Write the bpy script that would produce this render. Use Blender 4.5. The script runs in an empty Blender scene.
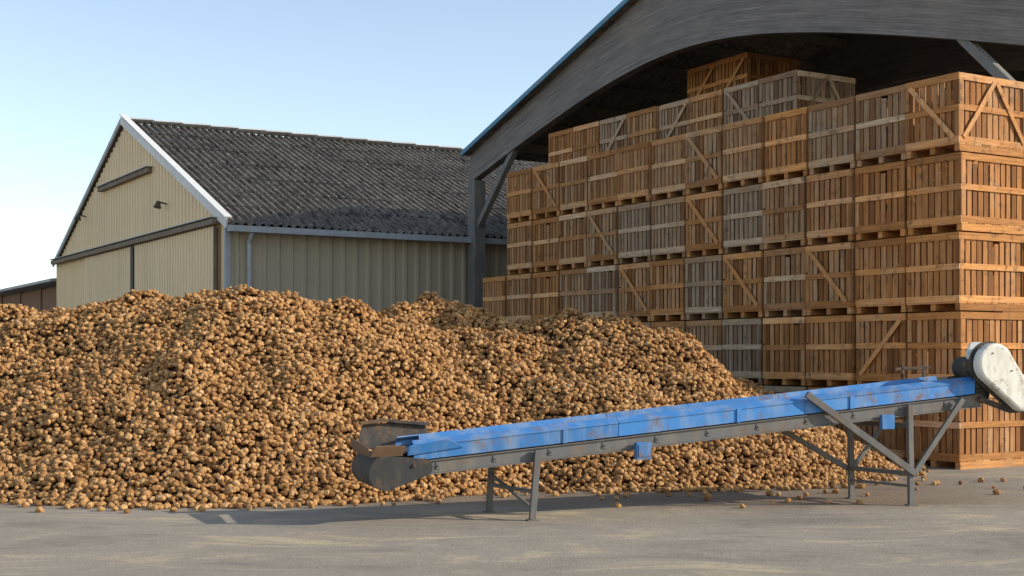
import bpy, math, random
from mathutils import Vector, noise, Quaternion
random.seed(7)
scn=bpy.context.scene
SUN_EL=25.0; SUN_AZ=99.0
# ---------------------------------------------------------------- helpers
class MB:
    def __init__(s): s.v=[];s.f=[];s.m=[];s.tone=[];s.dir=[];s.sm=[]
    def add(s,vs,fs,mat=0,tone=None,d=0.0,smooth=False):
        b=len(s.v)
        if tone is None: tone=random.random()
        s.v+= [tuple(v) for v in vs]; s.tone+=[tone]*len(vs); s.dir+=[d]*len(vs)
        for f in fs: s.f.append([b+i for i in f]); s.m.append(mat); s.sm.append(smooth)
    def box(s,x0,x1,y0,y1,z0,z1,**k):
        vs=[(x0,y0,z0),(x1,y0,z0),(x1,y1,z0),(x0,y1,z0),(x0,y0,z1),(x1,y0,z1),(x1,y1,z1),(x0,y1,z1)]
        s.add(vs,[(0,3,2,1),(4,5,6,7),(0,1,5,4),(1,2,6,5),(2,3,7,6),(3,0,4,7)],**k)
    def beam(s,p0,p1,w,h,up=(0,0,1),**k):
        p0=Vector(p0);p1=Vector(p1);d=(p1-p0).normalized();u=Vector(up)
        r=d.cross(u)
        if r.length<1e-4: r=d.cross(Vector((0,1,0)))
        r.normalize();u=r.cross(d).normalized()
        vs=[]
        for p in (p0,p1):
            for a,b in ((-1,-1),(1,-1),(1,1),(-1,1)):
                vs.append(p+r*(a*w/2)+u*(b*h/2))
        s.add(vs,[(0,1,2,3),(7,6,5,4),(0,4,5,1),(1,5,6,2),(2,6,7,3),(3,7,4,0)],**k)
    def cyl(s,p0,p1,r,n=20,r2=None,**k):
        p0=Vector(p0);p1=Vector(p1);d=(p1-p0).normalized()
        a=d.orthogonal().normalized();b=d.cross(a)
        if r2 is None:r2=r
        vs=[];
        for p,rr in((p0,r),(p1,r2)):
            for i in range(n):
                t=2*math.pi*i/n; vs.append(p+a*math.cos(t)*rr+b*math.sin(t)*rr)
        fs=[(i,(i+1)%n,n+(i+1)%n,n+i) for i in range(n)]
        tone=k.pop('tone',None)
        if tone is None: tone=random.random()
        s.add(vs,fs,smooth=True,tone=tone,**k)
        s.add(vs[:n],[tuple(reversed(range(n)))],tone=tone,**k)
        s.add(vs[n:],[tuple(range(n))],tone=tone,**k)
    def prism(s,pts,y0,y1,**k):   # polygon in xz extruded along y
        n=len(pts)
        vs=[(p[0],y0,p[1]) for p in pts]+[(p[0],y1,p[1]) for p in pts]
        fs=[tuple(range(n)),tuple(reversed(range(n,2*n)))]+[(i,n+i,n+(i+1)%n,(i+1)%n) for i in range(n)]
        s.add(vs,fs,**k)
    def mesh(s,name,mats):
        me=bpy.data.meshes.new(name); me.from_pydata(s.v,[],s.f); 
        for m in mats: me.materials.append(m)
        me.polygons.foreach_set('material_index',s.m)
        me.polygons.foreach_set('use_smooth',s.sm)
        a=me.attributes.new('tone','FLOAT','POINT'); a.data.foreach_set('value',s.tone)
        a=me.attributes.new('dir','FLOAT','POINT'); a.data.foreach_set('value',s.dir)
        me.update(); return me
    def obj(s,name,mats,parent=None,bevel=0):
        o=bpy.data.objects.new(name,s.mesh(name,mats)); scn.collection.objects.link(o)
        if parent: o.parent=parent
        if bevel:
            b=o.modifiers.new('bevel','BEVEL'); b.width=bevel; b.segments=2; b.limit_method='ANGLE'
        return o
def empty(name,loc,rz=0):
    o=bpy.data.objects.new(name,None); scn.collection.objects.link(o); o.location=loc; o.rotation_euler=(0,0,rz); o.empty_display_size=.3; return o

# node helper
def newmat(name,rough=.8,metal=0,spec=.3):
    m=bpy.data.materials.new(name); m.use_nodes=True; nt=m.node_tree
    b=nt.nodes['Principled BSDF']; b.inputs['Roughness'].default_value=rough; b.inputs['Metallic'].default_value=metal
    b.inputs['Specular IOR Level'].default_value=spec
    return m,nt,b
def N(nt,t,**k):
    n=nt.nodes.new(t)
    for a,v in k.items():
        if a.startswith('i_'): n.inputs[a[2:].replace('_',' ')].default_value=v
        else: setattr(n,a,v)
    return n
def mixc(nt,fac,a,b,mode='MIX'):
    n=nt.nodes.new('ShaderNodeMix'); n.data_type='RGBA'; n.blend_type=mode
    for idx,v in ((0,fac),(6,a),(7,b)):
        if isinstance(v,(int,float)): n.inputs[idx].default_value=v
        elif isinstance(v,tuple): n.inputs[idx].default_value=(*v,1) if len(v)==3 else v
        else: nt.links.new(v,n.inputs[idx])
    return n.outputs[2]
def math_(nt,op,a,b=0.0,c=None,clamp=False):
    n=nt.nodes.new('ShaderNodeMath'); n.operation=op; n.use_clamp=clamp
    for i,v in enumerate((a,b,c)):
        if v is None: continue
        if isinstance(v,(int,float)): n.inputs[i].default_value=v
        else: nt.links.new(v,n.inputs[i])
    return n.outputs[0]
def ramp(nt,fac,p0,p1,v0=0.0,v1=1.0):
    n=nt.nodes.new('ShaderNodeMapRange'); n.inputs['From Min'].default_value=p0; n.inputs['From Max'].default_value=p1
    n.inputs['To Min'].default_value=v0; n.inputs['To Max'].default_value=v1
    nt.links.new(fac,n.inputs['Value']); return n.outputs[0]
def coord(nt,scale=(1,1,1),rand=False):
    tc=N(nt,'ShaderNodeTexCoord'); mp=N(nt,'ShaderNodeMapping'); mp.inputs['Scale'].default_value=scale
    nt.links.new(tc.outputs['Object'],mp.inputs['Vector'])
    if rand:
        oi=N(nt,'ShaderNodeObjectInfo'); cb=N(nt,'ShaderNodeCombineXYZ')
        r=math_(nt,'MULTIPLY',oi.outputs['Random'],93.0)
        for i in range(3): nt.links.new(r,cb.inputs[i])
        nt.links.new(cb.outputs[0],mp.inputs['Location'])
    return mp.outputs[0]
def noi(nt,vec,scale,detail=5,rough=.6,dist=0):
    n=N(nt,'ShaderNodeTexNoise'); n.inputs['Scale'].default_value=scale; n.inputs['Detail'].default_value=detail
    n.inputs['Roughness'].default_value=rough; n.inputs['Distortion'].default_value=dist
    nt.links.new(vec,n.inputs['Vector']); return n.outputs['Fac']
def attr(nt,name):
    a=N(nt,'ShaderNodeAttribute'); a.attribute_name=name; return a.outputs['Fac']
def bump(nt,b,h,strength=.4,dist=.01):
    n=N(nt,'ShaderNodeBump'); n.inputs['Strength'].default_value=strength; n.inputs['Distance'].default_value=dist
    nt.links.new(h,n.inputs['Height']); nt.links.new(n.outputs[0],b.inputs['Normal'])
def setc(nt,b,c): nt.links.new(c,b.inputs['Base Color'])

# ---------------------------------------------------------------- materials
def wood_crate():
    m,nt,b=newmat('crate_wood',.85)
    oi=N(nt,'ShaderNodeObjectInfo'); sep=N(nt,'ShaderNodeSeparateColor'); nt.links.new(oi.outputs['Color'],sep.inputs[0])
    tone=attr(nt,'tone'); d=attr(nt,'dir')
    gv=noi(nt,coord(nt,(30,30,2.2),True),1,4); gh=noi(nt,coord(nt,(2.2,2.2,34),True),1,4)
    gm=N(nt,'ShaderNodeMix'); nt.links.new(d,gm.inputs[0]); nt.links.new(gv,gm.inputs[2]); nt.links.new(gh,gm.inputs[3]); g=gm.outputs[0]
    blot=noi(nt,coord(nt,(1,1,1),True),2.5,4)
    w=math_(nt,'ADD',sep.outputs[0],math_(nt,'MULTIPLY',math_(nt,'SUBTRACT',tone,.5),.75))
    w=math_(nt,'ADD',w,math_(nt,'MULTIPLY',math_(nt,'SUBTRACT',blot,.5),1.1),clamp=True)
    c=mixc(nt,w,(.70,.345,.115),(.46,.365,.265))
    c=mixc(nt,1.0,c,mixc(nt,tone,(.45,.41,.38),(1.3,1.26,1.2)),'MULTIPLY')
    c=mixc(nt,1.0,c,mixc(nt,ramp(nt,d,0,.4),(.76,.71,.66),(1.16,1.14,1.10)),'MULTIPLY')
    c=mixc(nt,ramp(nt,g,.3,.75),mixc(nt,1,c,(.58,.50,.44),'MULTIPLY'),c)
    st=noi(nt,coord(nt,(1,1,1),True),7,3)
    c=mixc(nt,ramp(nt,st,.56,.72,0,.75),c,(.12,.062,.032))
    setc(nt,b,c); bump(nt,b,g,.5,.006); return m
def paint(name,col,rust=.5,dirtcol=(.20,.11,.05),rough=.5,scale=3,metal=0,dust=(.34,.28,.19),dustf=.55):
    m,nt,b=newmat(name,rough,metal,.4)
    v=coord(nt); n1=noi(nt,v,scale,8,.7); n2=noi(nt,v,scale*7,6,.7); n3=noi(nt,coord(nt,(1,1,.3)),scale*2.3,6,.6)
    tone=attr(nt,'tone')
    c=mixc(nt,1,col,mixc(nt,tone,(.8,.8,.8),(1.1,1.1,1.1)),'MULTIPLY')
    c=mixc(nt,ramp(nt,n3,.45,.75,0,dustf),c,dust)
    f=math_(nt,'MULTIPLY',ramp(nt,n1,.5,.62),ramp(nt,n2,.42,.6),clamp=True)
    c=mixc(nt,math_(nt,'MULTIPLY',f,rust),c,dirtcol)
    setc(nt,b,c); nt.links.new(ramp(nt,n1,.3,.7,rough,min(1,rough+.3)),b.inputs['Roughness']); bump(nt,b,n2,.15,.004); return m
M_crate=wood_crate()
M_blue=paint('blue_paint',(.045,.205,.50),1,rough=.6,scale=2.2,dust=(.36,.37,.35),dustf=.6)
M_steel=paint('dirty_steel',(.125,.12,.115),.8,rough=.65,dust=(.26,.21,.15))
M_dark=paint('dark_steel',(.045,.043,.041),.8,rough=.65,dust=(.16,.12,.08))
M_white=paint('white_guard_paint',(.74,.70,.60),.9,rough=.5,scale=4)
M_rubber=paint('rubber_belt',(.04,.038,.036),.6,rough=.8)
M_rustp=paint('rusty_plate',(.16,.09,.05),1,rough=.8,dust=(.22,.15,.09))

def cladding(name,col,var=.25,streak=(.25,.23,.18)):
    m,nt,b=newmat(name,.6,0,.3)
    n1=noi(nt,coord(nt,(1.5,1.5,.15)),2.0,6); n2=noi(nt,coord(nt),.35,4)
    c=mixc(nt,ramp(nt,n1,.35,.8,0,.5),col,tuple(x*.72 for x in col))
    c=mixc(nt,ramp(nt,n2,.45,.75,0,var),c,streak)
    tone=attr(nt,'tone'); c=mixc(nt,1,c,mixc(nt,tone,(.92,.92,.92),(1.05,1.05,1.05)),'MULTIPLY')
    setc(nt,b,c); return m
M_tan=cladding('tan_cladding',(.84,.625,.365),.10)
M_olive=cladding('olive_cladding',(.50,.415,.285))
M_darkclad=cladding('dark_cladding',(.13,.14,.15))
M_trim=paint('white_trim',(.82,.80,.76),.2,rough=.5,dustf=.2)
M_gutter=paint('grey_gutter',(.42,.45,.47),.3,rough=.5)
M_rail=paint('brown_rail',(.20,.15,.11),.5,rough=.7)
M_blueflash=paint('blue_flashing',(.08,.27,.42),.2,rough=.5)
def fibro():
    m,nt,b=newmat('fibre_cement_roof',.95,0,.1)
    n1=noi(nt,coord(nt),.6,6,.65); n2=noi(nt,coord(nt),9,6,.7); n3=noi(nt,coord(nt,(5,.7,.7)),3.0,5,.7)
    c=mixc(nt,ramp(nt,n1,.3,.7),(.105,.085,.068),(.205,.17,.135))
    c=mixc(nt,ramp(nt,n2,.52,.66,0,.85),c,(.38,.33,.26))
    c=mixc(nt,ramp(nt,n3,.5,.63,0,.85),c,(.035,.030,.025))
    setc(nt,b,c); bump(nt,b,n2,.6,.02); return m
M_roof=fibro()
def glulam():
    m,nt,b=newmat('weathered_glulam',.9,0,.15)
    lam=attr(nt,'lam'); along=attr(nt,'along')
    cell=math_(nt,'FLOOR',math_(nt,'MULTIPLY',lam,18))
    cb=N(nt,'ShaderNodeCombineXYZ'); nt.links.new(math_(nt,'MULTIPLY',along,.25),cb.inputs[0]); nt.links.new(math_(nt,'MULTIPLY',cell,1.7),cb.inputs[1])
    n0=noi(nt,cb.outputs[0],2.0,3)
    cb2=N(nt,'ShaderNodeCombineXYZ'); nt.links.new(math_(nt,'MULTIPLY',along,.9),cb2.inputs[0]); nt.links.new(math_(nt,'MULTIPLY',lam,22),cb2.inputs[1])
    n1=noi(nt,cb2.outputs[0],2.0,6,.7)
    n2=noi(nt,coord(nt),.8,5)
    c=mixc(nt,ramp(nt,n0,.3,.7),(.17,.148,.137),(.31,.272,.245))
    c=mixc(nt,ramp(nt,n1,.42,.7,0,.75),c,(.105,.09,.082))
    c=mixc(nt,ramp(nt,n2,.5,.75,0,.5),c,(.31,.26,.21))
    fr=math_(nt,'FRACT',math_(nt,'MULTIPLY',lam,18))
    c=mixc(nt,ramp(nt,fr,.0,.12,.6,0),c,(.06,.055,.055))
    setc(nt,b,c); bump(nt,b,n1,.4,.01); return m
M_glu=glulam()
def potato_mat():
    m,nt,b=newmat('potato_skin',.85,0,.15)
    oi=N(nt,'ShaderNodeObjectInfo'); r=oi.outputs['Random']
    n1=noi(nt,coord(nt,(1,1,1),True),22,3); n2=noi(nt,coord(nt,(1,1,1),True),70,2)
    cr=N(nt,'ShaderNodeValToRGB'); e=cr.color_ramp.elements
    e[0].position=0;e[0].color=(.17,.075,.027,1); e[1].position=1;e[1].color=(.66,.405,.19,1)
    for p,c in ((.2,(.34,.170,.062,1)),(.5,(.455,.243,.090,1)),(.85,(.53,.295,.118,1))):
        x=cr.color_ramp.elements.new(p); x.color=c
    nt.links.new(r,cr.inputs[0])
    c=mixc(nt,ramp(nt,n1,.42,.7,0,.65),cr.outputs[0],(.20,.095,.036))
    c=mixc(nt,ramp(nt,n2,.58,.72,0,.5),c,(.10,.048,.02))
    setc(nt,b,c); bump(nt,b,n1,.3,.004); return m
M_pot=potato_mat()
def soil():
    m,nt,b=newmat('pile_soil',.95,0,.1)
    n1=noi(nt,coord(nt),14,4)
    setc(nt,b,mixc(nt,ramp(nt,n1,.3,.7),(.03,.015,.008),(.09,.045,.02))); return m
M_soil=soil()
def groundm():
    m,nt,b=newmat('worn_asphalt',.9,0,.2)
    v=coord(nt); big=noi(nt,v,.22,6,.6,.6); med=noi(nt,v,1.3,7,.7,.3); fine=noi(nt,v,28,5,.8); grit=noi(nt,v,110,3,.7)
    st=noi(nt,coord(nt,(.6,1.2,1)),.9,8,.72,.8)
    c=mixc(nt,ramp(nt,big,.35,.65),(.29,.245,.19),(.37,.315,.245))
    c=mixc(nt,ramp(nt,med,.38,.68,0,.7),c,(.34,.29,.22))
    c=mixc(nt,ramp(nt,st,.53,.66,0,.85),c,(.58,.455,.28))
    c=mixc(nt,ramp(nt,st,.47,.35,0,.7),c,(.20,.175,.145))
    c=mixc(nt,ramp(nt,fine,.52,.70,0,.7),c,(.135,.115,.095))
    c=mixc(nt,ramp(nt,grit,.56,.75,0,.65),c,(.60,.52,.39))
    sx=N(nt,'ShaderNodeSeparateXYZ'); nt.links.new(v,sx.inputs[0])
    yb=math_(nt,'ADD',sx.outputs[1],math_(nt,'MULTIPLY',math_(nt,'SUBTRACT',med,.5),1.6))
    mk=math_(nt,'MULTIPLY',ramp(nt,yb,14.7,15.6),ramp(nt,sx.outputs[0],7.5,4.5),clamp=True)
    c=mixc(nt,math_(nt,'MULTIPLY',mk,ramp(nt,fine,.35,.6,.3,.85)),c,(.17,.105,.06))
    setc(nt,b,c)
    h=math_(nt,'ADD',math_(nt,'MULTIPLY',fine,.7),math_(nt,'MULTIPLY',grit,.4)); h=math_(nt,'ADD',h,math_(nt,'MULTIPLY',med,2.0))
    bump(nt,b,h,.8,.02); return m
M_ground=groundm()
def wallbrown():
    m,nt,b=newmat('brown_boards',.9); n1=noi(nt,coord(nt,(3,3,.4)),2,5)
    setc(nt,b,mixc(nt,n1,(.16,.08,.045),(.28,.16,.09))); return m
M_brown=wallbrown()

# ---------------------------------------------------------------- ground
mb=MB(); mb.add([(-700,-300,0),(700,-300,0),(700,1200,0),(-700,1200,0)],[(0,1,2,3)])
mb.obj('ground',[M_ground])

ROT=math.atan2(.518,.8555)
D1=Vector((-.518,.8555,0)).normalized(); D2=Vector((.8555,.518,0)).normalized()
C=Vector((6.65,19.96,0))
CH=1.183; CW=1.09; CD=1.6
# ---------------------------------------------------------------- crates
def crate_mesh(k,diagS,diagF):
    r=random.Random(100+k); b=MB(); W=CW-.055; D=CD-.04; z1=CH-.022
    def T(): return r.random()
    for y in (0.0,W/2-.05,W-.1): b.box(.02,D-.02,y+.004,y+.096,0,.105,tone=T()*.5,d=1)
    n=9
    for i in range(n):
        x=i*D/n; b.box(x+.006,x+D/n-.01,0.004,W-.004,.106,.124,tone=T(),d=1)
    for x in (.041,D-.111):
        for y in (.042,W-.112): b.box(x,x+.07,y,y+.07,.127,z1-.003,tone=T())
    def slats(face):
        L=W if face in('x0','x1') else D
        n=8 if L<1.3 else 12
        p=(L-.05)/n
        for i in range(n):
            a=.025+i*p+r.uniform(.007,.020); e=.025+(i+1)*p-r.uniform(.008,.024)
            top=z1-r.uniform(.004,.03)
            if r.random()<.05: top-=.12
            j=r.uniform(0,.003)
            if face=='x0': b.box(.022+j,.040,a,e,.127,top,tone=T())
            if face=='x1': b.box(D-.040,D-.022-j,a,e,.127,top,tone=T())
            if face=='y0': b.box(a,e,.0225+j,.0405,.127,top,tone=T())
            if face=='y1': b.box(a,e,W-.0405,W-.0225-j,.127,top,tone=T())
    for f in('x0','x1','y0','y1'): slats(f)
    H=[(.127,.225),(.61,.70),(z1-.105,z1)]
    for (a,e) in H:
        j=r.uniform(-.012,.012)*(a>.2)*(e<z1-.01)
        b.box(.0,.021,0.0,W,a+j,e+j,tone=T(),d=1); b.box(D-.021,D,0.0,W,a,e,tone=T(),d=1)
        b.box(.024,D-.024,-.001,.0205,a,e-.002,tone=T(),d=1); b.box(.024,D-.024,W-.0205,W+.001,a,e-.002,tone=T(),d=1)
    for y in (0.0,W-.075):
        for (a,e) in ((.227,.595),(.715,z1-.107)):
            b.box(.001,.021,y,y+.075,a,e,tone=T())
    for x in (.0245,D-.10):
        for (a,e) in ((.227,.608),(.702,z1-.107)): b.box(x,x+.075,0,.0205,a,e,tone=T())
    def dg(p0,p1,up): b.beam(p0,p1,.075,.016,up,tone=T(),d=.4)
    if diagS:
        s=1 if diagS>0 else -1
        ya,yb=(.09,W-.09) if s>0 else (W-.09,.09)
        dg((-.0085,ya,.20),(-.0085,yb,z1-.09),(1,0,0))
    if diagF:
        dg((.10,-.0095,.20),(D/2,-.0095,z1-.09),(0,1,0)); dg((D/2+.06,-.0095,z1-.09),(D-.10,-.0095,.20),(0,1,0))
    return b.mesh('crate_mesh_%d'%k,[M_crate])
plain=[crate_mesh(i,0,0) for i in range(9)]
diagA=[crate_mesh(10,1,0),crate_mesh(11,-1,0)]
diagT=crate_mesh(20,1,1)
diagFr=crate_mesh(21,0,1)
rc=random.Random(5)
def put(v,t,layer,me,weather):
    o=bpy.data.objects.new('wooden_crate',me); scn.collection.objects.link(o)
    v+=rc.uniform(-.03,.03); t+=.027+rc.uniform(-.016,.016)
    p=C+D2*v+D1*t; o.location=(p.x,p.y,layer*CH+.001*rc.random()); o.rotation_euler=(0,0,ROT+rc.uniform(-.009,.009))
    w=max(0,min(1,weather)); o.color=(w,w,w,1)
DG={(0,4):diagT,(5,4):diagA[0],(5,3):diagA[0],(2,2):diagA[0],(4,2):diagA[0],(8,3):diagA[0],(10,4):diagA[0],(1,1):diagA[1],(7,2):diagA[0]}
for i in range(12):
    for L in range(5):
        me=DG.get((i,L)) or rc.choice(plain)
        w=rc.choice([.0,.1,.2,.25,.4,.5,.7])
        if i>=7: w=min(1,w+.12)
        if i==0: w=min(w,.2)
        if (i,L) in ((4,3),(4,1),(5,2),(7,3),(4,0),(3,0)): w=.95
        put(0,i*CW,L,me,w)
for L in range(3): put(0,12*CW+.05,L,plain[L],.2)
for i in range(2,13):
    n=6 if i>=5 else 5
    for L in range(n):
        w=rc.choice([.1,.3,.5,.8]); me=rc.choice(plain)
        if L==5 and i in(5,6): w=1.; me=diagA[0] if i==6 else diagFr
        if L==5 and i==8: me=diagA[1]; w=.7
        if L==5 and i==10: me=diagA[1]; w=.8
        if L==5 and i==12: w=-.1
        put(1.76,i*CW-.12,L,me,w)
for i in range(2,13):
    n=7 if i in(8,9) else 5
    for L in range(n):
        put(3.5,i*CW,L,diagA[1] if L==6 else rc.choice(plain),-.2 if L>=5 else rc.choice([.2,.5,.8]))
for i in range(2,13):
    for L in range(5): put(5.3,i*CW,L,rc.choice(plain),rc.choice([.2,.5,.8]))

# ---------------------------------------------------------------- open storage shed
shed=empty('open_storage_shed',C,ROT)
TC=9.0; HS=9.35; TA_=8.2
def lower(t): d=abs(t-TC); return 8.24-(math.sqrt(1.44+(.3*d)**2)-1.2)
def upper(t): return 10.42-.325*abs(t-TA_)
def arch(name,x0,x1):
    n=80; rows=5; vs=[];lam=[];al=[]
    for xi in (x0,x1):
        for j in range(rows+1):
            for i in range(n+1):
                t=TC-HS+2*HS*i/n; z=lower(t)+(upper(t)-lower(t))*j/rows
                vs.append((xi,t,z)); lam.append(z-lower(t)+.003); al.append(t)
    W=n+1; R=(rows+1)*W; fs=[]
    for s in (0,1):
        for j in range(rows):
            for i in range(n):
                a=s*R+j*W+i; q=(a,a+1,a+1+W,a+W); fs.append(q if s else q[::-1])
    for i in range(n):
        fs.append((i,i+1,R+i+1,R+i)); a=rows*W+i; fs.append((a,R+a,R+a+1,a+1))
    for j in range(rows):
        a=j*W; fs.append((a,R+a,R+a+W,a+W)); a=j*W+n; fs.append((a,a+W,R+a+W,R+a))
    me=bpy.data.meshes.new(name); me.from_pydata(vs,[],fs); me.materials.append(M_glu)
    for nm,d in (('lam',lam),('along',al)):
        a=me.attributes.new(nm,'FLOAT','POINT'); a.data.foreach_set('value',d)
    o=bpy.data.objects.new(name,me); scn.collection.objects.link(o); o.parent=shed
arch('arched_beam_front',2.0,2.24)
arch('arched_beam_middle',8.5,8.74)
arch('arched_beam_back',15.3,15.54)
b=MB()
for x in (2.12,8.62,15.42):
    for t in (-.2,18.2):
        b.box(x-.17,x+.17,t-.19,t+.19,0,lower(t)-.003)
        s=1 if t<5 else -1
        b.beam((x,t+s*.1,5.15),(x,t+s*2.0,lower(t+s*2.0)+.05),.16,.16,tone=.9)
b.obj('posts_and_struts',[paint('grey_post',(.17,.165,.155),.3,rough=.7)],shed,.012)
b=MB()
for s in (-1,1):
    for k in range(9):
        d=.4+k*1.1; t=TA_+s*d
        if t<TC-HS: continue
        z=upper(t)-.0; b.box(2.26,8.48,t-.05,t+.05,z-.26,z-.03); b.box(8.76,15.28,t-.05,t+.05,z-.26,z-.03)
b.obj('purlins',[paint('old_timber',(.13,.11,.09),.3,rough=.9,dustf=.2)],shed)
b=MB()
ends={-1:TC-HS-.12,1:TC+HS+.04}
for s in (-1,1):
    t0=TA_; t1=ends[s]
    z0=upper(t0)+.006; z1=upper(t1)+.006
    vs=[(1.8,t0,z0),(16,t0,z0),(16,t1,z1),(1.8,t1,z1)]; vs+=[(a,c,d+.07) for a,c,d in vs]
    b.add(vs,[(0,3,2,1),(4,5,6,7),(0,1,5,4),(1,2,6,5),(2,3,7,6),(3,0,4,7)])
b.obj('roof',[M_roof],shed)
b=MB()
for s in (-1,1):
    t1=ends[s]+s*.02
    b.beam((1.77,TA_,upper(TA_)+.05),(1.77,t1,upper(t1)+.05),.05,.11)
b.obj('roof_flashing',[M_blueflash],shed)
def ribs(b,L,ztop,zbot,mp,period=.3,rib=.035,extra=(),mat=0):
    s=[];x=0
    while x<L:
        for a,o in ((0,0),(.55,0),(.66,1),(.88,1),(.99,0)):
            q=x+a*period
            if q<=L: s.append((q,o*rib))
        x+=period
    s.append((L,0))
    for e in extra: s.append((e,0))
    s.sort(); vs=[]
    for q,o in s:
        X,Y=mp(q,o); vs+=[(X,Y,zbot),(X,Y,ztop(q))]
    b.add(vs,[(2*i,2*i+2,2*i+3,2*i+1) for i in range(len(s)-1)],mat=mat,tone=.5)
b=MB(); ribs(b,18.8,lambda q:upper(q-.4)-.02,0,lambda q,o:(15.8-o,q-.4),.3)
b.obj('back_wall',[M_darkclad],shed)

# ---------------------------------------------------------------- left barn
barn=empty('corrugated_metal_barn',(-7.1,33.5,0),ROT)
BW=18.2; BL=26.0; EZ=5.0; SL=.415
rz=lambda y: EZ+SL*min(y,BW-y)
b=MB()
ribs(b,BW,lambda q:rz(q)-.03,5.12-.0,lambda q,o:(-.0-o,q),.3,.03,(BW/2,))
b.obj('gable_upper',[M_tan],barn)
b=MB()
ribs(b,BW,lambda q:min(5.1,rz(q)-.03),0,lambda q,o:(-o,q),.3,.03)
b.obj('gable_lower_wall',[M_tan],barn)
b=MB()
ribs(b,7.2,lambda q:4.93,.05,lambda q,o:(-.14-o,q+.35),.24,.03)
ribs(b,5.6,lambda q:4.93,.05,lambda q,o:(-.12-o,q+8.0),.24,.03)
b.obj('sliding_doors',[cladding('door_cladding',(.86,.66,.40),.10)],barn)
b=MB()
b.beam((-.20,.2,5.03),(-.20,18.0,5.03),.16,.13,tone=.6)
b.beam((-.10,6.2,7.02),(-.10,11.8,7.02),.14,.13,tone=.2)
b.box(-.19,-.06,7.62,7.90,.02,4.93,tone=.1,mat=1)
b.box(-.20,-.12,.33,.36,.02,4.93,tone=.1)
b.obj('door_rails',[M_rail,M_dark],barn)
b=MB()
b.beam((-.21,.2,5.13),(-.21,18.0,5.13),.26,.02,tone=.6); b.beam((-.12,6.15,7.11),(-.12,11.85,7.11),.22,.02,tone=.6)
b.obj('rail_covers',[M_gutter],barn)
b=MB()
for y,z in ((13.9,6.35),(4.8,5.9)):
    b.beam((-.03,y,z),(-.26,y,z+.05),.04,.04); b.cyl((-.26,y,z+.07),(-.30,y,z-.12),.05,12,.11)
b.obj('wall_lamps',[M_dark],barn)
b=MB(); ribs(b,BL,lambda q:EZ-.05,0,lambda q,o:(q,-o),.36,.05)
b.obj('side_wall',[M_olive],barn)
b=MB(); b.box(0,BL,BW-.02,BW,0,EZ-.05); b.add([(BL,0,0),(BL,BW,0),(BL,BW,EZ-.03),(BL,BW/2,rz(BW/2)-.03),(BL,0,EZ-.03)],[(0,1,2,3,4)])
b.obj('far_walls',[M_olive],barn)
b=MB(); per=.23; X0=-.09; X1=BL+.2; nx=int((X1-X0)/per*6)
def slope(sgn):
    rows=7; half=BW/2; oh=.38 if sgn>0 else .10
    for r in range(rows):
        ya=-oh+(half+oh)*r/rows; yb=-oh+(half+oh)*(r+1)/rows+(.12 if r<rows-1 else 0)
        vs=[]
        for i in range(nx+1):
            x=X0+(X1-X0)*i/nx; c=.05*math.cos(2*math.pi*(x-X0)/per)
            for y,lift in ((ya,.022),(yb,.0)):
                vs.append((x,(y if sgn>0 else BW-y),EZ+SL*y+c+lift+.05+ .015*math.sin(x*1.1+r)))
        fs=[(2*i,2*i+2,2*i+3,2*i+1) for i in range(nx)]
        if sgn<0: fs=[f[::-1] for f in fs]
        b.add(vs,fs,tone=random.random(),smooth=True)
slope(1); slope(-1)
b.obj('corrugated_roof',[M_roof],barn)
b=MB(); az=rz(BW/2)
x=X0
while x<X1:
    b.beam((x,BW/2-.14,az+.09),(x+.88,BW/2-.14,az+.115),.26,.05,up=(0,.35,1)); b.beam((x,BW/2+.14,az+.09),(x+.88,BW/2+.14,az+.115),.26,.05,up=(0,-.35,1)); x+=.9
b.obj('ridge_cap',[M_gutter],barn)
b=MB()
b.beam((-.135,-.45,EZ-.08),(-.135,BW/2,az+.085),.05,.22); b.beam((-.10,-.45,EZ+.085),(-.10,BW/2,az+.27-.0),.20,.03)
b.obj('verge_trim',[M_trim],barn)
b=MB(); b.beam((-.13,BW+.12,EZ-.04),(-.13,BW/2+.01,az+.10),.05,.15)
b.beam((-.1,-.46,EZ-.19),(BL,-.46,EZ-.19),.14,.15)
b.cyl((.55,-.16,0),(.55,-.16,EZ-.5),.055,12,tone=.9); b.cyl((.55,-.16,EZ-.5),(.55,-.42,EZ-.25),.055,12,tone=.9)
b.beam((0.02,-.03,0),(0.02,-.03,EZ-.1),.12,.12,tone=.4)
b.obj('gutters',[M_gutter],barn)

an=empty('low_farm_shed',tuple(Vector((-7.1,33.5,0))+D1*19.2+D2*0.5),ROT)
b=MB()
b.box(0,.12,0,26,0,1.2)
for y in range(0,27,4): b.box(-.05,.16,y-.1,y+.1,0,4.36)
b.box(0.01,.11,.1,26,3.3,4.3); b.box(7,7.1,0,26,0,4.6)
b.obj('walls',[M_brown],an)
b=MB(); b.beam((-.6,12.9,4.46),(8,12.9,5.4),26.6,.10,up=(0,0,1))
b.obj('roof',[M_gutter],an)

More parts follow.
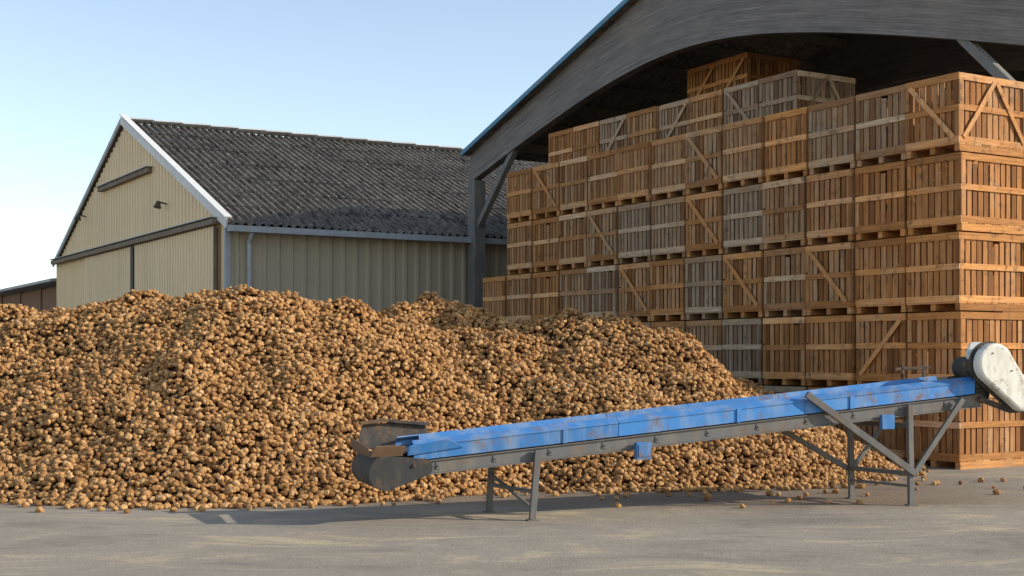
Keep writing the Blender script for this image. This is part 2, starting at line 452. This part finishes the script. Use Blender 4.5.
# ---------------------------------------------------------------- potato pile
R=[(-15,21.8,1.5),(-12.5,21.2,2.0),(-9.5,20.8,2.24),(-7.2,20.5,2.36),(-5.2,20.3,2.54),(-3.8,19.75,2.57),(-2.7,20.4,2.46),(-1.9,21.2,2.30),(-1.3,22.7,2.58),(-.7,21.5,2.30),(.6,21.3,2.30),(1.6,21.1,2.30)]
TA=.585
def hgt(x,y):
    best=-9
    for i in range(len(R)-1):
        ax,ay,ah=R[i];bx,by,bh=R[i+1]
        dx=bx-ax;dy=by-ay;L=dx*dx+dy*dy
        t=((x-ax)*dx+(y-ay)*dy)/L
        t=max(0,min(1,t))
        d=math.hypot(x-ax-t*dx,y-ay-t*dy)
        d=math.sqrt(d*d+.09)-.3
        h=ah+t*(bh-ah)-TA*d
        if h>best: best=h
    n=noise.noise(Vector((x*.45,y*.45,3)))*.20+noise.noise(Vector((x*1.3,y*1.3,7)))*.22+noise.noise(Vector((x*3.1,y*3.1,1)))*.11
    return best+n*min(1,max(.25,best*1.2))
rp=random.Random(11)
pile=MB(); st=.12; X0,X1,Y0,Y1=-17.0,7.6,14.2,27.5
nx=int((X1-X0)/st);ny=int((Y1-Y0)/st); vs=[]
H=[[hgt(X0+i*st,Y0+j*st) for i in range(nx+1)] for j in range(ny+1)]
for j in range(ny+1):
    for i in range(nx+1): vs.append((X0+i*st,Y0+j*st,max(H[j][i]-.06,-.05)))
fs=[]
for j in range(ny):
    for i in range(nx):
        if max(H[j][i],H[j+1][i],H[j][i+1],H[j+1][i+1])>0.03:
            a=j*(nx+1)+i; fs.append((a,a+1,a+nx+2,a+nx+1))
pile.add(vs,fs,smooth=True)
pobj=pile.obj('potato_pile',[M_soil])
pts=[];sp=.0585
def hq(x,y):
    fx=(x-X0)/st;fy=(y-Y0)/st;i=int(fx);j=int(fy)
    if i<0 or j<0 or i>=nx or j>=ny: return -9
    fx-=i;fy-=j
    return (H[j][i]*(1-fx)+H[j][i+1]*fx)*(1-fy)+(H[j+1][i]*(1-fx)+H[j+1][i+1]*fx)*fy
y=Y0;row=0
while y<Y1:
    x=X0+(row%2)*sp/2
    while x<X1:
        px=x+rp.uniform(-.5,.5)*sp; py=y+rp.uniform(-.5,.5)*sp
        h=hq(px,py)
        vv=(px-C.x)*D2.x+(py-C.y)*D2.y
        if vv<-.05:
            if h>.02: pts.append((px,py,h+rp.uniform(-.035,.035)))
            elif h>-.4 and rp.random()<.55*math.exp(h*13)+.002: pts.append((px,py,.026))
            if h>.1 and rp.random()<.14: pts.append((px,py,h+rp.uniform(.03,.06)))
        x+=sp
    y+=sp*.87; row+=1
for _ in range(420):
    px=rp.uniform(0.2,7.6); py=rp.uniform(13.9,18.6)+.28*(px-2)*.5
    vv=(px-C.x)*D2.x+(py-C.y)*D2.y
    if hq(px,py)<.0 and vv<-.05 and rp.random()<math.exp(-max(0,-hq(px,py))*1.9): pts.append((px,py,.026))
print('potatoes',len(pts))
me=bpy.data.meshes.new('potatoes'); me.from_pydata(pts,[],[])
po=bpy.data.objects.new('potatoes',me); scn.collection.objects.link(po); po.parent=pobj
me.materials.append(M_pot)
ng=bpy.data.node_groups.new('scatter_potatoes','GeometryNodeTree')
ng.interface.new_socket('Geometry',in_out='INPUT',socket_type='NodeSocketGeometry'); ng.interface.new_socket('Geometry',in_out='OUTPUT',socket_type='NodeSocketGeometry')
g=ng.nodes; l=ng.links
gi=g.new('NodeGroupInput');go=g.new('NodeGroupOutput')
gti=g.new('GeometryNodeGeometryToInstance')
for k,(sx,sy,sz) in enumerate(((.046,.035,.032),(.039,.034,.032),(.052,.036,.031),(.042,.038,.033),(.035,.031,.029))):
    ico=g.new('GeometryNodeMeshIcoSphere'); ico.inputs['Radius'].default_value=1; ico.inputs['Subdivisions'].default_value=3
    sp_=g.new('GeometryNodeSetPosition'); nz=g.new('ShaderNodeTexNoise'); nz.noise_dimensions='4D'; nz.inputs['W'].default_value=k*3.7+1; nz.inputs['Scale'].default_value=.9; nz.inputs['Detail'].default_value=1.5
    sub=g.new('ShaderNodeVectorMath'); sub.operation='SUBTRACT'; sub.inputs[1].default_value=(.5,.5,.5); l.new(nz.outputs['Color'],sub.inputs[0])
    scl=g.new('ShaderNodeVectorMath'); scl.operation='SCALE'; scl.inputs['Scale'].default_value=1.2; l.new(sub.outputs[0],scl.inputs[0])
    l.new(ico.outputs['Mesh'],sp_.inputs['Geometry']); l.new(scl.outputs[0],sp_.inputs['Offset'])
    tr=g.new('GeometryNodeTransform'); tr.inputs['Scale'].default_value=(sx,sy,sz); l.new(sp_.outputs[0],tr.inputs['Geometry'])
    ss=g.new('GeometryNodeSetShadeSmooth'); l.new(tr.outputs[0],ss.inputs['Geometry'])
    sm=g.new('GeometryNodeSetMaterial'); sm.inputs['Material'].default_value=M_pot; l.new(ss.outputs[0],sm.inputs['Geometry'])
    l.new(sm.outputs[0],gti.inputs[0])
iop=g.new('GeometryNodeInstanceOnPoints'); iop.inputs['Pick Instance'].default_value=True
ri=g.new('FunctionNodeRandomValue'); ri.data_type='INT'; ri.inputs[4].default_value=0; ri.inputs[5].default_value=4
rr=g.new('FunctionNodeRandomValue'); rr.data_type='FLOAT_VECTOR'; rr.inputs[0].default_value=(-.5,-.5,0); rr.inputs[1].default_value=(.5,.5,6.28); rr.inputs['Seed'].default_value=3
rs=g.new('FunctionNodeRandomValue'); rs.data_type='FLOAT'; rs.inputs[2].default_value=.62; rs.inputs[3].default_value=1.2; rs.inputs['Seed'].default_value=5
mtp=g.new('GeometryNodeMeshToPoints')
l.new(gi.outputs[0],mtp.inputs['Mesh']); l.new(mtp.outputs[0],iop.inputs['Points']); l.new(gti.outputs[0],iop.inputs['Instance'])
l.new(ri.outputs[2],iop.inputs['Instance Index'])
l.new(rr.outputs[0],iop.inputs['Rotation']); l.new(rs.outputs[1],iop.inputs['Scale']); l.new(iop.outputs[0],go.inputs[0])
md=po.modifiers.new('scatter','NODES'); md.node_group=ng

# ---------------------------------------------------------------- belt conveyor
cv=empty('belt_conveyor',(-1.58,13.33,0),math.atan2(.309,.951))
zc=lambda s:.75+.092*(s-.85)
WD=.76
def ext(b,prof,s0,s1,n=1,**k):
    for i in range(n):
        a=s0+(s1-s0)*i/n; e=s0+(s1-s0)*(i+1)/n-(.006 if i<n-1 else 0)
        m=len(prof); vs=[(a,y,zc(a)+z) for y,z in prof]+[(e,y,zc(e)+z) for y,z in prof]
        b.add(vs,[(j,(j+1)%m,m+(j+1)%m,m+j) for j in range(m)]+[tuple(range(m))[::-1],tuple(range(m,2*m))],**k)
b=MB()
def rect(y0,y1,z0,z1): return [(y0,z0),(y1,z0),(y1,z1),(y0,z1)]
for yy,s in ((0,1),(WD,-1)):
    Y=lambda q: yy+s*q
    def pr(l): 
        l=[(Y(q),z) for q,z in l]; return l if s>0 else l[::-1]
    ext(b,pr([(-.035,-.085),(-.020,-.085),(-.020,.058),(-.035,.062)]),.62,7.25,3)
    ext(b,pr([(-.045,.064),(-.045,.050),(.055,.100),(.050,.112)]),.62,7.25,3)
    ext(b,pr([(.052,.112),(.060,.102),(.135,.005),(.128,.000)]),.85,7.25,3)
b.obj('blue_side_skirts',[M_blue],cv,.004)
b=MB()
for yy,s in ((0,1),(WD,-1)):
    ext(b,[(yy-.012,-.235),(yy+.012,-.235),(yy+.012,-.10),(yy-.012,-.10)],.5,7.35)
    for z in (-.235,-.10):
        q0,q1=(yy-.035,yy+.012) if s>0 else (yy-.012,yy+.035)
        ext(b,[(q0,z-.012),(q1,z-.012),(q1,z),(q0,z)],.5,7.35)
for i in range(9):
    s=.9+i*.78; b.beam((s,.02,zc(s)-.2),(s,WD-.02,zc(s)-.2),.05,.05)
for i in range(11):
    s=.85+i*.6; b.box(s,s+.05,-.02,-.0125,zc(s)-.20,zc(s)-.13,tone=.9); b.cyl((s+.025,-.032,zc(s)-.165),(s+.025,-.0205,zc(s)-.165),.012,8,tone=.1)
b.obj('steel_frame',[M_steel],cv,.003)
b=MB()
ext(b,rect(.09,WD-.09,-.02,-.008),.35,7.4); ext(b,rect(.09,WD-.09,-.21,-.20),.5,7.4)
b.cyl((7.42,.06,zc(7.42)-.11),(7.42,WD-.06,zc(7.42)-.11),.105); b.cyl((.35,.02,.54),(.35,WD-.02,.54),.12)
for i in range(14):
    s=.8+i*.47; ext(b,rect(.12,WD-.12,-.008,.014),s,s+.02)
b.obj('rubber_belt',[M_rubber],cv)
b=MB()
def stad(s0,z0,r0,s1,z1,r1,n=14):
    a=math.atan2(z1-z0,s1-s0); pts=[]
    for i in range(n+1):
        t=a+math.pi/2+math.pi*i/n; pts.append((s0+r0*math.cos(t),z0+r0*math.sin(t)))
    for i in range(n+1):
        t=a-math.pi/2+math.pi*i/n; pts.append((s1+r1*math.cos(t),z1+r1*math.sin(t)))
    return pts
ZT=.525; ST=.33
b.prism(stad(ST,ZT,.175,.72,.575,.09),-.055,-.03); b.prism(stad(ST,ZT,.175,.72,.575,.09),WD+.03,WD+.055)
n=16;vs=[]
for i in range(n+1):
    t=math.radians(75)+math.radians(200)*i/n
    for r_ in (.162,.174):
        for y_ in (-.03,WD+.03): vs.append((ST+r_*math.cos(t),y_,ZT+r_*math.sin(t)))
fs=[]
for i in range(n):
    a=4*i; fs+=[(a,a+1,a+5,a+4),(a+2,a+6,a+7,a+3),(a,a+4,a+6,a+2),(a+1,a+3,a+7,a+5)]
fs+=[(0,2,3,1),(4*n,4*n+1,4*n+3,4*n+2)]
b.add(vs,fs,smooth=False,tone=.4)
b.cyl((.62,-.075,.60),(.62,-.056,.60),.02,10,tone=.9)
b.obj('tail_guard',[M_dark],cv,.004)
b=MB()
def plate(p,th=.014,**k):
    p=[Vector(q) for q in p]; nn=(p[1]-p[0]).cross(p[2]-p[0]).normalized()*th; n_=len(p)
    b.add(p+[q+nn for q in p],[tuple(range(n_))[::-1],tuple(range(n_,2*n_))]+[(i,(i+1)%n_,n_+(i+1)%n_,n_+i) for i in range(n_)],**k)
plate([(.17,-.03,.69),(.50,-.04,.70),(.52,-.08,.80),(.22,-.07,.80)],mat=0)
plate([(.20,WD+.03,.70),(1.0,WD+.03,.75),(.95,WD+.10,.99),(.28,WD+.10,.97)],mat=1)
plate([(.17,-.03,.69),(.17,WD+.03,.69),(.14,WD+.07,.84),(.14,-.06,.78)],mat=0)
plate([(.55,-.04,.70),(1.15,-.045,.78),(.95,-.08,.86),(.56,-.08,.80)],mat=2)
b.beam((.25,WD+.09,.98),(.55,WD+.09,1.01),.12,.03,mat=0,tone=.3); b.beam((.50,WD+.09,1.01),(1.0,WD+.07,.96),.10,.03,mat=1,tone=.3)
b.obj('feed_hopper',[M_rustp,M_dark,M_blue],cv,.003)
b=MB()
def leg(s,y,lean=0,ztop=None,w=.065):
    b.beam((s+lean,y,zc(s)-.12 if ztop is None else ztop),(s,y,.012),w,.05,up=(0,1,0))
    b.box(s-.06,s+.06,y-.05,y+.05,0,.012)
leg(1.86,-.06,.06); leg(1.66,WD+.04,.04)
b.beam((1.87,-.06,.30),(1.67,WD+.04,.30),.04,.04); b.beam((1.87,-.06,.12),(1.67,WD+.04,.42),.03,.03)
leg(6.38,-.06,-.02); leg(6.15,WD+.04,-.02)
b.beam((5.03,-.085,1.27),(6.42,-.085,.36),.075,.045,up=(0,1,0))
b.beam((7.05,-.085,1.20),(6.40,-.085,.36),.06,.04,up=(0,1,0))
b.beam((4.83,WD+.07,1.05),(6.15,WD+.07,.34),.06,.04,up=(0,1,0))
b.beam((6.85,WD+.07,1.15),(6.17,WD+.07,.34),.05,.04,up=(0,1,0))
b.beam((6.38,-.06,.36),(6.15,WD+.04,.36),.05,.05); b.beam((6.38,-.06,.90),(6.15,WD+.04,.90),.05,.05)
b.beam((6.38,-.06,.22),(6.15,WD+.04,.22),.03,.03)
b.obj('legs_and_braces',[M_steel],cv,.003)
b=MB()
b.box(3.0,3.17,-.11,-.04,.60,.78); b.box(5.98,6.14,-.10,-.04,.87,1.03)
b.box(3.02,3.15,-.118,-.111,.63,.76,tone=.2)
for s in (2.2,4.2,5.6): ext(b,rect(-.05,-.036,-.09,.06),s,s+.05)
b.obj('blue_boxes',[M_blue],cv,.004)
b=MB()
b.prism(stad(7.42,1.60,.235,7.80,1.20,.15,20),-.21,-.07,tone=.8)
b.beam((7.26,-.02,1.70),(7.62,.40,1.80),.20,.12,tone=.8)
b.obj('drive_guard',[M_white],cv,.03)
b=MB()
b.prism(stad(7.42,1.60,.262,7.80,1.20,.175,20),-.069,-.045,tone=.1)
b.cyl((7.42,-.04,1.55),(7.42,.45,1.55),.13,24)
for s,z in ((7.36,1.72),(7.62,1.52),(7.85,1.14)): b.cyl((s,-.222,z),(s,-.209,z),.009,8)
b.beam((7.2,.02,1.36),(7.6,.02,1.40),.06,.10); b.beam((7.2,WD-.02,1.36),(7.7,WD-.02,1.40),.06,.12)
b.beam((7.30,-.04,1.20),(7.75,-.04,1.05),.05,.06)
y=WD+.05
b.beam((6.75,y,1.53),(7.25,y,1.55),.025,.035); b.beam((6.85,y,1.3),(6.85,y,1.60),.025,.025); b.beam((7.15,y,1.3),(7.15,y,1.60),.025,.025)
b.cyl((7.6,WD-.1,1.45),(7.95,WD-.1,1.35),.10,20)
b.obj('drive_motor',[M_dark],cv,.004)

# ---------------------------------------------------------------- light
w=bpy.data.worlds.new('World'); scn.world=w; w.use_nodes=True; nt=w.node_tree
sk=nt.nodes.new('ShaderNodeTexSky'); sk.sky_type='NISHITA'; sk.sun_disc=False
sk.sun_elevation=math.radians(SUN_EL); sk.sun_rotation=math.radians(SUN_AZ); sk.air_density=1.0; sk.dust_density=.3; sk.ozone_density=1.0
hs=nt.nodes.new('ShaderNodeHueSaturation'); hs.inputs['Saturation'].default_value=.85; hs.inputs['Value'].default_value=1.55
nt.links.new(sk.outputs[0],hs.inputs['Color'])
bg=nt.nodes['Background']; nt.links.new(hs.outputs[0],bg.inputs[0]); bg.inputs[1].default_value=.14
sd=bpy.data.lights.new('sun','SUN'); sd.energy=5.0; sd.angle=math.radians(.5); sd.color=(1,.92,.79)
so=bpy.data.objects.new('sun',sd); scn.collection.objects.link(so)
e=math.radians(SUN_EL);a=math.radians(SUN_AZ)
so.rotation_euler=Vector((math.cos(e)*math.sin(a),math.cos(e)*math.cos(a),math.sin(e))).to_track_quat('Z','Y').to_euler()
# ---------------------------------------------------------------- camera
cd=bpy.data.cameras.new('camera'); co=bpy.data.objects.new('camera',cd); scn.collection.objects.link(co)
co.location=(0,0,1.7); co.rotation_euler=(math.radians(90),0,0)
cd.sensor_width=36; cd.lens=1350/1024*36; cd.shift_y=(355-288)/1024; cd.clip_end=3000; cd.clip_start=.1
scn.camera=co
scn.view_settings.view_transform='Standard'; scn.view_settings.look='None'; scn.view_settings.exposure=0
